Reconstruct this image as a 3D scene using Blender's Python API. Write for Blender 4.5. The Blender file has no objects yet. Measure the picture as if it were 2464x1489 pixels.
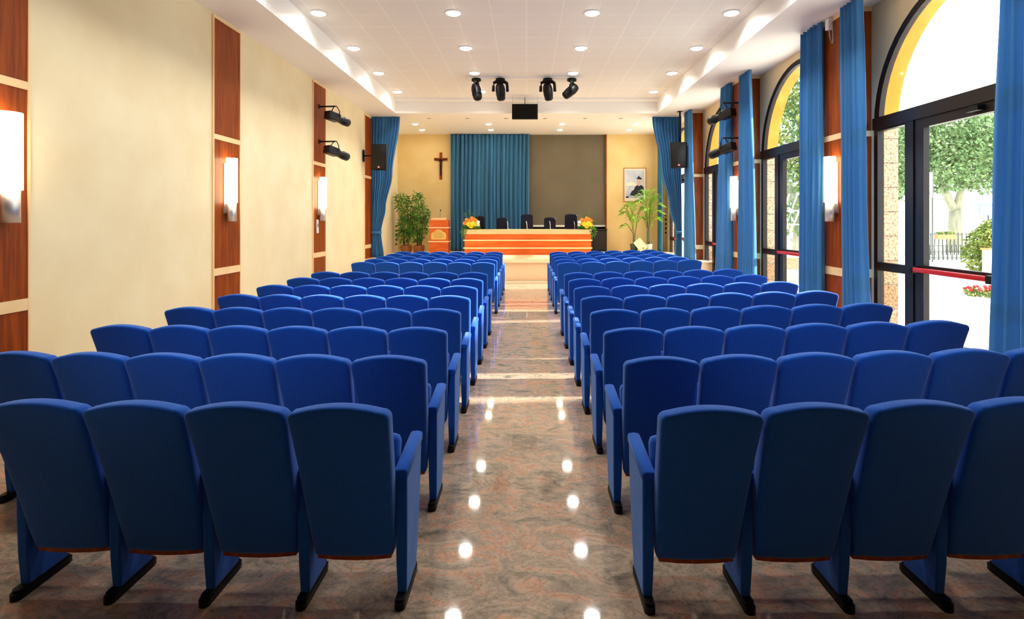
import bpy, math, random
from mathutils import Vector, Matrix
from mathutils.geometry import tessellate_polygon
R = math.radians
PI = math.pi
SC = bpy.context.scene
COL = SC.collection
random.seed(7)

# ------------------------------------------------------------------ camera
H = 1.965            # eye height
FPX = 1350.0         # focal length in pixels of a 2464 px wide frame
cam_d = bpy.data.cameras.new('camera')
cam_d.sensor_fit = 'HORIZONTAL'
cam_d.sensor_width = 36.0
cam_d.lens = 36.0 * FPX / 2464.0
cam_d.shift_x = -(1267 - 1232) / 2464.0
cam_d.shift_y = -(744.5 - 528) / 2464.0
cam_d.clip_end = 300
cam = bpy.data.objects.new('camera', cam_d)
COL.objects.link(cam)
cam.location = (0, 0, H)
cam.rotation_euler = (R(90), 0, 0)
SC.camera = cam

# ------------------------------------------------------------------ world, exposure
W = bpy.data.worlds.new('sky'); SC.world = W
W.use_nodes = True
wn = W.node_tree; wn.nodes.clear()
wo = wn.nodes.new('ShaderNodeOutputWorld'); wb = wn.nodes.new('ShaderNodeBackground')
wn.links.new(wb.outputs[0], wo.inputs[0])
wb.inputs[0].default_value = (0.93, 0.97, 1.0, 1)
wb.inputs[1].default_value = 4.6
SC.view_settings.view_transform = 'Standard'
SC.view_settings.look = 'None'
SC.view_settings.gamma = 1
SC.view_settings.use_curve_mapping = False
SC.view_settings.exposure = 0.08
SC.cycles.max_bounces = 10
SC.cycles.diffuse_bounces = 5
SC.cycles.glossy_bounces = 4
SC.cycles.transparent_max_bounces = 16
SC.cycles.caustics_reflective = False
SC.cycles.caustics_refractive = False
SC.cycles.sample_clamp_indirect = 6.0

LAMP_W = 28.0        # each ceiling lamp
SPOT_W = 9.0
SCONCE_E = 10.0

XL = -5.6            # left wall face
XR = 6.0             # right wall face
YB = 24.4            # back wall
YR = -7.0            # wall behind the camera
ZS = H + 3.70        # soffit height
ZC = H + 4.20        # tray ceiling height
ST = 0.60            # stage height
WINC = [7.79, 12.44, 17.00, 21.65]
WR = 1.90
ZSP = 3.60

sun = bpy.data.lights.new('sun', 'SUN'); sun.energy = 14.0; sun.angle = R(1.6); sun.color = (1, .95, .86)
so = bpy.data.objects.new('sun', sun); COL.objects.link(so)
so.rotation_euler = Vector((-math.cos(R(25.5)), -.085, -math.sin(R(25.5)))).to_track_quat('-Z', 'Y').to_euler()

# daylight portals in the window openings
for c in WINC:
    ld = bpy.data.lights.new('window_portal', 'AREA'); ld.shape = 'RECTANGLE'
    ld.size = 2 * WR; ld.size_y = ZSP + WR
    ld.cycles.is_portal = True
    lo = bpy.data.objects.new('window_portal', ld); COL.objects.link(lo)
    lo.location = (XR + .40, c, (ZSP + WR) / 2); lo.rotation_euler = (0, R(90), 0)
    lo.rotation_euler = Matrix(((0, 0, 1), (1, 0, 0), (0, 1, 0))).to_euler()   # -Z looks to -X
    
# ------------------------------------------------------------------ materials
def lin(c):
    return tuple(((v / 255.0) / 12.92 if v / 255.0 <= .04045 else ((v / 255.0 + .055) / 1.055) ** 2.4) for v in c) + (1,)

def mat(name, rgb, rough=.6, metal=0, spec=.5, sheen=0, coat=0, emis=None, estr=0, transl=0):
    m = bpy.data.materials.new(name); m.use_nodes = True
    b = m.node_tree.nodes['Principled BSDF']
    b.inputs['Base Color'].default_value = lin(rgb)
    b.inputs['Roughness'].default_value = rough
    b.inputs['Metallic'].default_value = metal
    b.inputs['Specular IOR Level'].default_value = spec
    if sheen:
        b.inputs['Sheen Weight'].default_value = sheen
        b.inputs['Sheen Roughness'].default_value = .5
        b.inputs['Sheen Tint'].default_value = (.55, .8, 1, 1)
    if coat: b.inputs['Coat Weight'].default_value = coat
    if emis:
        b.inputs['Emission Color'].default_value = lin(emis)
        b.inputs['Emission Strength'].default_value = estr
    if transl:
        nt = m.node_tree
        t = nt.nodes.new('ShaderNodeBsdfTranslucent'); t.inputs[0].default_value = lin(rgb)
        mx = nt.nodes.new('ShaderNodeMixShader'); mx.inputs[0].default_value = transl
        nt.links.new(b.outputs[0], mx.inputs[1]); nt.links.new(t.outputs[0], mx.inputs[2])
        nt.links.new(mx.outputs[0], nt.nodes['Material Output'].inputs[0])
    return m

def ramp(nt, stops):
    r = nt.nodes.new('ShaderNodeValToRGB')
    el = r.color_ramp.elements
    while len(el) < len(stops): el.new(.5)
    for e, (p, c) in zip(el, stops): e.position = p; e.color = lin(c)
    return r

def noise_mat(name, stops, scale=(1, 1, 1), nscale=5, detail=6, rough=.6, spec=.5, dist=0, sheen=0, bump=0, coat=0):
    m = mat(name, stops[0][1], rough, 0, spec, sheen, coat)
    nt = m.node_tree; b = nt.nodes['Principled BSDF']
    tc = nt.nodes.new('ShaderNodeTexCoord'); mp = nt.nodes.new('ShaderNodeMapping')
    mp.inputs['Scale'].default_value = scale
    n = nt.nodes.new('ShaderNodeTexNoise'); n.inputs['Scale'].default_value = nscale
    n.inputs['Detail'].default_value = detail; n.inputs['Distortion'].default_value = dist
    r = ramp(nt, stops)
    nt.links.new(tc.outputs['Object'], mp.inputs[0]); nt.links.new(mp.outputs[0], n.inputs['Vector'])
    nt.links.new(n.outputs['Fac'], r.inputs[0]); nt.links.new(r.outputs[0], b.inputs['Base Color'])
    if bump:
        bp = nt.nodes.new('ShaderNodeBump'); bp.inputs['Strength'].default_value = bump
        bp.inputs['Distance'].default_value = .01
        nt.links.new(n.outputs['Fac'], bp.inputs['Height']); nt.links.new(bp.outputs[0], b.inputs['Normal'])
    return m

def marble():
    m = mat('polished_marble', (160, 125, 105), .045, 0, .5)
    nt = m.node_tree; b = nt.nodes['Principled BSDF']; L = nt.links.new
    tc = nt.nodes.new('ShaderNodeTexCoord')
    def noise(sc, det, dist, rough=.6, scale=(1, 1, 1)):
        mp = nt.nodes.new('ShaderNodeMapping'); mp.inputs['Scale'].default_value = scale
        mp.inputs['Rotation'].default_value = (0, 0, R(25))
        L(tc.outputs['Object'], mp.inputs[0])
        n = nt.nodes.new('ShaderNodeTexNoise'); n.inputs['Scale'].default_value = sc
        n.inputs['Detail'].default_value = det; n.inputs['Distortion'].default_value = dist
        n.inputs['Roughness'].default_value = rough
        L(mp.outputs[0], n.inputs['Vector']); return n
    a = noise(3.6, 8, 1.5, .62, (1, 1.5, 1))
    ra = ramp(nt, [(.30, (134, 124, 110)), (.43, (178, 160, 138)), (.52, (196, 172, 148)), (.60, (214, 164, 132)), (.70, (192, 172, 154))])
    L(a.outputs['Fac'], ra.inputs[0])
    v = noise(2.6, 12, 2.6, .74, (1, 1.5, 1))
    rv = ramp(nt, [(.44, (255, 255, 255)), (.485, (128, 120, 112)), (.53, (255, 255, 255))])
    L(v.outputs['Fac'], rv.inputs[0])
    s = noise(48, 3, 0)
    rs = ramp(nt, [(.34, (96, 90, 86)), (.46, (255, 255, 255))])
    L(s.outputs['Fac'], rs.inputs[0])
    m1 = nt.nodes.new('ShaderNodeMix'); m1.data_type = 'RGBA'; m1.blend_type = 'MULTIPLY'; m1.inputs[0].default_value = .38
    m2 = nt.nodes.new('ShaderNodeMix'); m2.data_type = 'RGBA'; m2.blend_type = 'MULTIPLY'; m2.inputs[0].default_value = .32
    L(ra.outputs[0], m1.inputs[6]); L(rv.outputs[0], m1.inputs[7])
    L(m1.outputs[2], m2.inputs[6]); L(rs.outputs[0], m2.inputs[7])
    # slab to slab tone changes
    br = nt.nodes.new('ShaderNodeTexBrick'); br.offset = 0
    br.inputs['Scale'].default_value = 1; br.inputs['Brick Width'].default_value = .9; br.inputs['Row Height'].default_value = .9
    br.inputs['Mortar Size'].default_value = .0015
    br.inputs['Color1'].default_value = (1, 1, 1, 1); br.inputs['Color2'].default_value = (.86, .86, .86, 1)
    br.inputs['Mortar'].default_value = (.8, .78, .75, 1)
    L(tc.outputs['Object'], br.inputs['Vector'])
    m3 = nt.nodes.new('ShaderNodeMix'); m3.data_type = 'RGBA'; m3.blend_type = 'MULTIPLY'; m3.inputs[0].default_value = .8
    L(m2.outputs[2], m3.inputs[6]); L(br.outputs[0], m3.inputs[7])
    L(m3.outputs[2], b.inputs['Base Color'])
    return m

def tile_mat(name, rgb, seam, w, h, mortar, rough=.5):
    m = mat(name, rgb, rough); nt = m.node_tree; b = nt.nodes['Principled BSDF']
    tc = nt.nodes.new('ShaderNodeTexCoord'); br = nt.nodes.new('ShaderNodeTexBrick'); br.offset = 0
    br.inputs['Scale'].default_value = 1; br.inputs['Brick Width'].default_value = w; br.inputs['Row Height'].default_value = h
    br.inputs['Mortar Size'].default_value = mortar
    br.inputs['Color1'].default_value = lin(rgb); br.inputs['Color2'].default_value = lin(rgb)
    br.inputs['Mortar'].default_value = lin(seam)
    nt.links.new(tc.outputs['Object'], br.inputs['Vector']); nt.links.new(br.outputs[0], b.inputs['Base Color'])
    return m

def glass():
    m = bpy.data.materials.new('window_glass'); m.use_nodes = True
    nt = m.node_tree; nt.nodes.clear()
    o = nt.nodes.new('ShaderNodeOutputMaterial'); t = nt.nodes.new('ShaderNodeBsdfTransparent')
    t.inputs[0].default_value = (.97, .99, .98, 1)
    g = nt.nodes.new('ShaderNodeBsdfGlossy'); g.inputs['Roughness'].default_value = .02
    lw = nt.nodes.new('ShaderNodeFresnel'); lw.inputs[0].default_value = 1.3
    mx = nt.nodes.new('ShaderNodeMixShader')
    ge = nt.nodes.new('ShaderNodeNewGeometry'); sb = nt.nodes.new('ShaderNodeMath'); sb.operation = 'SUBTRACT'; sb.inputs[0].default_value = 1
    mu = nt.nodes.new('ShaderNodeMath'); mu.operation = 'MULTIPLY'
    nt.links.new(ge.outputs['Backfacing'], sb.inputs[1]); nt.links.new(sb.outputs[0], mu.inputs[0]); nt.links.new(lw.outputs[0], mu.inputs[1])
    nt.links.new(mu.outputs[0], mx.inputs[0]); nt.links.new(t.outputs[0], mx.inputs[1]); nt.links.new(g.outputs[0], mx.inputs[2])
    nt.links.new(mx.outputs[0], o.inputs[0]); return m

def wood(name, c1, c2, c3, vertical=True, rough=.32):
    sc = (9, 9, .55) if vertical else (.55, 9, 9)
    return noise_mat(name, [(.3, c1), (.5, c2), (.7, c3)], sc, 2.2, 7, rough, .22, .6)

M = {}
M['floor'] = marble()
M['wall'] = noise_mat('cream_plaster', [(.35, (237, 221, 179)), (.65, (243, 231, 192))], (1, 1, 1), 1.3, 5, .75, .2)
M['wall_r'] = noise_mat('beige_plaster', [(.35, (226, 205, 160)), (.65, (232, 212, 170))], (1, 1, 1), 1.3, 5, .75, .2)
M['wall_b'] = noise_mat('yellow_plaster', [(.35, (232, 202, 138)), (.65, (238, 212, 152))], (1, 1, 1), 1.3, 5, .75, .2)
M['white'] = mat('white_paint', (244, 243, 240), .55)
M['ceil'] = tile_mat('ceiling_tiles', (232, 232, 228), (244, 243, 240), .72, .72, .012)
M['wood'] = wood('red_brown_veneer', (112, 46, 6), (140, 62, 8), (162, 78, 12), True, .45)
M['woodo'] = wood('orange_veneer', (196, 84, 30), (212, 100, 40), (222, 118, 54), False, .3)
M['lightw'] = noise_mat('maple_strip', [(.3, (240, 205, 150)), (.7, (248, 218, 168))], (1, 1, 1), 3, 4, .45)
M['desktop'] = noise_mat('beech_top', [(.3, (232, 186, 136)), (.7, (240, 198, 150))], (.4, 4, 4), 3, 4, .4)
M['stage'] = noise_mat('stage_beige', [(.3, (244, 208, 160)), (.7, (250, 220, 178))], (.4, 2, 2), 2, 5, .35)
M['black'] = mat('black_plastic', (7, 7, 8), .5, 0, .25)
M['blackm'] = mat('black_metal', (7, 6, 8), .4, 0, .35)
M['frame'] = mat('dark_brown_aluminium', (26, 17, 15), .4, 0, .3)
M['steel'] = mat('brushed_steel', (226, 222, 218), .42, .85)
M['grey'] = mat('grey_metal', (150, 150, 150), .4, .6)
M['glass'] = glass()
M['red'] = mat('red_push_bar', (190, 18, 20), .35)
M['chair'] = noise_mat('blue_seat_cloth', [(.35, (8, 76, 176)), (.65, (10, 82, 186))], (1, 1, 1), 60, 2, .85, .15, 0, .35)
M['chair'].node_tree.nodes['Principled BSDF'].inputs['Sheen Weight'].default_value = .35
M['curtain'] = mat('blue_curtain_cloth', (72, 138, 196), .8, 0, .2, .25, 0, transl=.22)
M['curt_s'] = mat('stage_curtain_cloth', (62, 122, 164), .8, 0, .2, .2)
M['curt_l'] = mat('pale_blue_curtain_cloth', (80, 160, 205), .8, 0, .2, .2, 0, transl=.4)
M['orange'] = noise_mat('ochre_render', [(.3, (222, 138, 38)), (.7, (236, 164, 66))], (1, 1, 1), 2, 6, .8)
M['lamp'] = mat('lamp_glow', (255, 250, 240), .5, emis=(255, 244, 222), estr=14)
M['sconce'] = mat('opal_glass_glow', (255, 250, 240), .4, emis=(255, 232, 190), estr=SCONCE_E)
M['screen'] = noise_mat('taupe_screen', [(.3, (106, 98, 78)), (.7, (116, 106, 84))], (1, 1, 1), 1, 4, .7)
M['dark'] = mat('dark_recess', (30, 22, 18), .7)
M['tv'] = mat('tv_glass', (3, 3, 4), .3, 0, .2)
M['navy'] = mat('navy_leather', (8, 12, 34), .5, 0, .25)
M['leaf1'] = noise_mat('bamboo_leaf', [(.3, (30, 92, 20)), (.55, (74, 140, 34)), (.75, (150, 190, 70))], (1, 1, 1), 3, 3, .5)
M['leaf2'] = noise_mat('palm_leaf', [(.3, (60, 120, 30)), (.5, (140, 190, 50)), (.7, (180, 215, 110))], (1, 1, 1), 3, 3, .45)
M['leaf3'] = noise_mat('tree_leaf', [(.3, (80, 116, 68)), (.5, (112, 142, 92)), (.7, (146, 168, 120))], (1, 1, 1), 1.2, 3, .7)
M['leaf4'] = noise_mat('hedge_leaf', [(.3, (60, 90, 28)), (.5, (104, 128, 46)), (.7, (150, 160, 80))], (1, 1, 1), 2, 3, .7)
M['bark'] = noise_mat('pale_bark', [(.3, (128, 128, 108)), (.7, (158, 156, 134))], (3, 3, .6), 3, 5, .9)
M['stem'] = mat('grey_green_stem', (110, 120, 84), .6)
M['pot'] = mat('dark_teal_pot', (52, 78, 74), .4)
M['potw'] = mat('pale_pot', (200, 214, 206), .4)
M['wicker'] = noise_mat('wicker', [(.4, (110, 62, 26)), (.6, (180, 112, 52))], (1, 1, 6), 14, 2, .7)
M['paper'] = mat('cream_paper', (246, 222, 180), .7)
M['yellow'] = mat('yellow_petal', (250, 216, 20), .5)
M['orangep'] = mat('orange_petal', (232, 140, 30), .5)
M['whitep'] = mat('white_petal', (245, 245, 235), .5)
M['cross'] = wood('crucifix_wood', (120, 50, 14), (150, 66, 20), (168, 84, 30))
M['bronze'] = mat('dark_bronze', (52, 24, 12), .4, .5)
M['brass'] = noise_mat('gold_plaque', [(.3, (214, 176, 92)), (.7, (226, 192, 112))], (1, 1, 1), 3, 3, .35)
M['ink'] = mat('plaque_engraving', (168, 128, 56), .5)
M['gold'] = mat('gilt_frame', (188, 130, 60), .4)
M['mount'] = mat('picture_mount', (246, 232, 210), .7)
M['skyp'] = noise_mat('painted_sky', [(.3, (176, 186, 206)), (.6, (212, 218, 218)), (.8, (190, 200, 190))], (1, 1, 1), 2.2, 4, .6)
M['robe'] = mat('painted_robe', (24, 30, 44), .6)
M['skin'] = mat('painted_skin', (222, 178, 160), .6)
M['pave'] = noise_mat('pale_paving', [(.3, (236, 232, 222)), (.7, (244, 240, 232))], (1, 1, 1), .6, 4, .9)
M['iron'] = mat('weathered_iron', (60, 64, 58), .6)
M['terra'] = mat('terracotta', (206, 130, 84), .8)
M['signw'] = mat('white_sign', (240, 242, 246), .5)
M['signb'] = mat('sign_blue_mark', (110, 150, 196), .5)
M['cord'] = mat('grey_cable', (170, 165, 155), .5)

def stone():
    m = mat('stone_blocks', (214, 196, 168), .9); nt = m.node_tree; b = nt.nodes['Principled BSDF']; L = nt.links.new
    tc = nt.nodes.new('ShaderNodeTexCoord'); br = nt.nodes.new('ShaderNodeTexBrick'); br.offset = 0
    mp = nt.nodes.new('ShaderNodeMapping'); mp.inputs['Rotation'].default_value = (R(90), 0, 0)
    L(tc.outputs['Object'], mp.inputs[0]); L(mp.outputs[0], br.inputs['Vector'])
    br.inputs['Scale'].default_value = 1; br.inputs['Brick Width'].default_value = 3.0; br.inputs['Row Height'].default_value = .42
    br.inputs['Mortar Size'].default_value = .012
    br.inputs['Color1'].default_value = lin((226, 210, 182)); br.inputs['Color2'].default_value = lin((190, 150, 112))
    br.inputs['Mortar'].default_value = lin((150, 138, 120))
    n = nt.nodes.new('ShaderNodeTexNoise'); n.inputs['Scale'].default_value = 26; n.inputs['Detail'].default_value = 5
    L(tc.outputs['Object'], n.inputs['Vector'])
    r = ramp(nt, [(.36, (150, 130, 110)), (.56, (255, 255, 255))]); L(n.outputs['Fac'], r.inputs[0])
    mx = nt.nodes.new('ShaderNodeMix'); mx.data_type = 'RGBA'; mx.blend_type = 'MULTIPLY'; mx.inputs[0].default_value = .8
    L(br.outputs[0], mx.inputs[6]); L(r.outputs[0], mx.inputs[7]); L(mx.outputs[2], b.inputs['Base Color'])
    return m
M['stone'] = stone()

# ------------------------------------------------------------------ mesh builder
class MB:
    def __init__(s): s.v = []; s.f = []; s.m = []; s.s = []
    def add(s, vs, fs, mi=0, sm=False, T=None):
        o = len(s.v)
        s.v += [tuple(T @ Vector(p)) if T else tuple(p) for p in vs]
        for f in fs: s.f.append([i + o for i in f]); s.m.append(mi); s.s.append(sm)
        return s
    def box(s, x0, x1, y0, y1, z0, z1, mi=0, T=None, b=0.0):
        if b <= 0:
            vs = [(x, y, z) for z in (z0, z1) for y in (y0, y1) for x in (x0, x1)]
            return s.add(vs, [(0, 2, 3, 1), (4, 5, 7, 6), (0, 1, 5, 4), (2, 6, 7, 3), (0, 4, 6, 2), (1, 3, 7, 5)], mi, False, T)
        # chamfered box: rounded rectangle rings
        def ring(i, z, n=3):
            out = []
            for cx, cy, a0 in ((x1 - b, y1 - b, 0), (x0 + b, y1 - b, 90), (x0 + b, y0 + b, 180), (x1 - b, y0 + b, 270)):
                for k in range(n + 1):
                    a = R(a0 + 90 * k / n); out.append((cx + (b - i) * math.cos(a), cy + (b - i) * math.sin(a), z))
            return out
        lev = [(b * (1 - math.sin(R(t))), z0 + b * (1 - math.cos(R(t)))) for t in (0, 45, 90)]
        lev += [(b * (1 - math.cos(R(t))), z1 - b + b * math.sin(R(t))) for t in (0, 45, 90)]
        return s.rings([ring(i * .999, z) for i, z in lev], mi, True, T)
    def rings(s, rs, mi=0, sm=True, T=None, cap=True, closed=True):
        n = len(rs[0]); vs = [p for r in rs for p in r]; fs = []
        for k in range(len(rs) - 1):
            for i in range(n if closed else n - 1):
                j = (i + 1) % n
                fs.append((k * n + i, k * n + j, (k + 1) * n + j, (k + 1) * n + i))
        s.add(vs, fs, mi, sm, T)
        if cap:
            o = len(s.v) - len(vs)
            s.f.append([o + i for i in reversed(range(n))]); s.m.append(mi); s.s.append(False)
            s.f.append([o + (len(rs) - 1) * n + i for i in range(n)]); s.m.append(mi); s.s.append(False)
        return s
    def lathe(s, prof, cx=0, cy=0, cz=0, n=20, mi=0, sm=True, T=None, cap=True):
        rs = [[(cx + r * math.cos(2 * PI * i / n), cy + r * math.sin(2 * PI * i / n), cz + z) for i in range(n)] for r, z in prof]
        return s.rings(rs, mi, sm, T, cap)
    def tube(s, pts, r, n=8, mi=0, T=None):
        P = [Vector(p) for p in pts]; rs = []
        rad = r if isinstance(r, (list, tuple)) else [r] * len(P)
        up = Vector((0, 0, 1))
        for i, p in enumerate(P):
            d = (P[min(i + 1, len(P) - 1)] - P[max(i - 1, 0)]).normalized()
            u = up if abs(d.dot(up)) < .95 else Vector((1, 0, 0))
            a = d.cross(u).normalized(); b = d.cross(a).normalized()
            rs.append([tuple(p + rad[i] * (a * math.cos(2 * PI * k / n) + b * math.sin(2 * PI * k / n))) for k in range(n)])
        return s.rings(rs, mi, True, T)
    def sphere(s, c, r, mi=0, n=12, m=8, T=None):
        rx, ry, rz = r if isinstance(r, (list, tuple)) else (r, r, r)
        rs = []
        for j in range(1, m):
            a = PI * j / m
            rs.append([(c[0] + rx * math.sin(a) * math.cos(2 * PI * i / n), c[1] + ry * math.sin(a) * math.sin(2 * PI * i / n), c[2] - rz * math.cos(a)) for i in range(n)])
        return s.rings(rs, mi, True, T)
    def prism(s, poly, axis, a, b, mi=0, sm=False, T=None):
        def P(p, t):
            return {'x': (t, p[0], p[1]), 'y': (p[0], t, p[1]), 'z': (p[0], p[1], t)}[axis]
        return s.rings([[P(p, a) for p in poly], [P(p, b) for p in poly]], mi, sm, T)
    def mesh(s, name, mats):
        me = bpy.data.meshes.new(name); me.from_pydata(s.v, [], s.f)
        for m in (mats if isinstance(mats, (list, tuple)) else [mats]): me.materials.append(m)
        me.polygons.foreach_set('material_index', s.m); me.polygons.foreach_set('use_smooth', s.s)
        me.update(); 
        import bmesh
        bm = bmesh.new(); bm.from_mesh(me); bmesh.ops.recalc_face_normals(bm, faces=bm.faces); bm.to_mesh(me); bm.free()
        return me
    def build(s, name, mats, parent=None, loc=None):
        o = bpy.data.objects.new(name, s.mesh(name, mats)); COL.objects.link(o)
        if parent: o.parent = parent
        if loc: o.location = loc
        return o

def tag(o, label=None, cat=None, group=None, kind=None):
    if label: o['label'] = label
    if cat: o['category'] = cat
    if group: o['group'] = group
    if kind: o['kind'] = kind
    return o
def empty(name, loc=(0, 0, 0), rz=0):
    o = bpy.data.objects.new(name, None); COL.objects.link(o); o.location = loc; o.rotation_euler = (0, 0, rz)
    o.empty_display_size = .1
    return o
def struct(o, label=None): return tag(o, label, None, None, 'structure')
def inst(name, me, parent, loc=(0, 0, 0)):
    o = bpy.data.objects.new(name, me); COL.objects.link(o); o.parent = parent; o.location = loc; return o
def kids(o): return [c for c in bpy.data.objects if c.parent == o]
def copy_tree(o, parent=None):
    c = o.copy(); COL.objects.link(c); c.parent = parent
    for ch in kids(o): copy_tree(ch, c)
    return c
def px(x, y, Z):     # a point of the photograph at depth Z
    return Vector(((x - 1267) * Z / FPX, Z, H - (y - 528) * Z / FPX))

# ------------------------------------------------------------------ room shell
struct(MB().box(XL - .2, XR + .42, YR, YB + 1.0, -.2, 0).build('floor', M['floor']), 'polished pinkish marble floor of the hall')
c = MB()
c.box(-4.56, 4.56, YR, 19.55, ZC, ZC + .2, 0)
c.box(XL - .2, -4.56, YR, 21.0, ZS, ZC + .2, 1)
c.box(4.56, XR + .42, YR, 21.0, ZS, ZC + .2, 1)
c.box(-4.56, 4.56, 19.55, 21.0, ZS, ZC + .2, 1)
c.box(XL - .2, XR + .42, 21.0, YB + 1, ZS, ZC + .2, 1)
c.box(-4.56, 4.56, 19.30, 19.55, ZC - .10, ZC, 1)
struct(c.build('ceiling', [M['ceil'], M['white']]), 'white tiled tray ceiling with lower borders')
struct(MB().box(XL - .2, XL, YR, YB + 1, 0, ZS).build('wall_left', M['wall']), 'cream plastered left wall')
struct(MB().box(XL - .2, XR + .42, YR - .2, YR, 0, ZC).build('wall_rear', M['wood']), 'unseen rear wall, dark wood added to cut bounce light')  # out of view; set back and clad dark to weaken light from behind
b = MB()
b.box(XL, -3.25, YB, YB + 1, 0, ZS); b.box(3.49, XR, YB, YB + 1, 0, ZS); b.box(-3.25, 3.49, YB + .45, YB + 1, 0, ZS, 1); b.box(-3.25, 3.49, YB, YB + .45, 0, ST, 1)
struct(b.build('wall_back', [M['wall_b'], M['dark']]), 'yellow plastered wall behind the stage with a wide recess')

# right wall: one outline with arched openings
def arch(c, r, n=24, z=ZSP, rev=False):
    pts = [(c - r * math.cos(PI * k / n), z + r * math.sin(PI * k / n)) for k in range(n + 1)]
    return pts[::-1] if rev else pts
out = [(YR, 0)]
for cc in sorted(WINC):
    out += [(cc - WR, 0)] + arch(cc, WR) + [(cc + WR, 0)]
out += [(YB, 0), (YB, ZS), (YR, ZS)]
tri = tessellate_polygon([[Vector((y, z, 0)) for y, z in out]])
w = MB(); n = len(out)
w.add([(XR, y, z) for y, z in out], tri, 0)
w.add([(XR + .42, y, z) for y, z in out], tri, 1)
for i in range(n):
    j = (i + 1) % n
    (y0, z0), (y1, z1) = out[i], out[j]
    mi = 2 if max(z0, z1) <= ZSP + .001 else 1
    if z0 == 0 and z1 == 0 or (z0 == ZS): mi = 0
    w.add([(XR, y0, z0), (XR + .42, y0, z0), (XR + .42, y1, z1), (XR, y1, z1)], [(0, 1, 2, 3)], mi)
struct(w.build('wall_right', [M['wall_r'], M['orange'], M['stone']]), 'right wall with tall arched windows, stone and ochre reveals')

# wooden wall panels, left
def left_panel(k, y0, y1):
    t = .03
    m = MB().box(XL, XL + .02, y0 + t, y1 - t, 0, ZS - .09)
    o = struct(m.build('trim_%d' % k, M['wood']), 'tall red brown wood panel on the left wall')
    f = MB(); f.box(XL, XL + .032, y0, y0 + t, 0, ZS - .04); f.box(XL, XL + .032, y1 - t, y1, 0, ZS - .04)
    f.box(XL, XL + .032, y0 + t, y1 - t, ZS - .09, ZS - .04)
    f.build('frame_strip', M['lightw'], o)
    MB().box(XL, XL + .03, y0 + t, y1 - t, 3.41, 3.50).build('cross_band', M['lightw'], o)
    MB().box(XL, XL + .03, y0 + t, y1 - t, .955, 1.085).build('cross_band', M['lightw'], o)
for k, (a, b_) in enumerate([(5.34, 6.3), (9.98, 10.94), (14.65, 15.58), (19.32, 20.22)]):
    left_panel(k + 1, a, b_)
# wood clad pilasters, right
def pilaster(k, y0, y1):
    m = MB().box(5.60, XR, y0, y1, 0, ZS - .08)
    o = struct(m.build('trim_%d' % k, M['wood']), 'wood clad pilaster between the arched windows')
    MB().box(5.585, XR, y0 - .012, y1 + .012, ZS - .08, ZS).build('top_band', M['lightw'], o)
    MB().box(5.588, XR, y0 - .01, y1 + .01, 3.41, 3.51).build('cross_band', M['lightw'], o)
    MB().box(5.588, XR, y0 - .01, y1 + .01, .955, 1.10).build('cross_band', M['lightw'], o)
for k, (a, b_) in enumerate([(4.98, 5.84), (9.76, 10.60), (14.42, 15.26), (19.08, 19.92)]):
    pilaster(k + 5, a, b_)
struct(MB().box(XL, XL + .02, YR, YB, 0, .1).build('baseboard_left', M['frame']), 'dark baseboard of the left wall')

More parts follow.
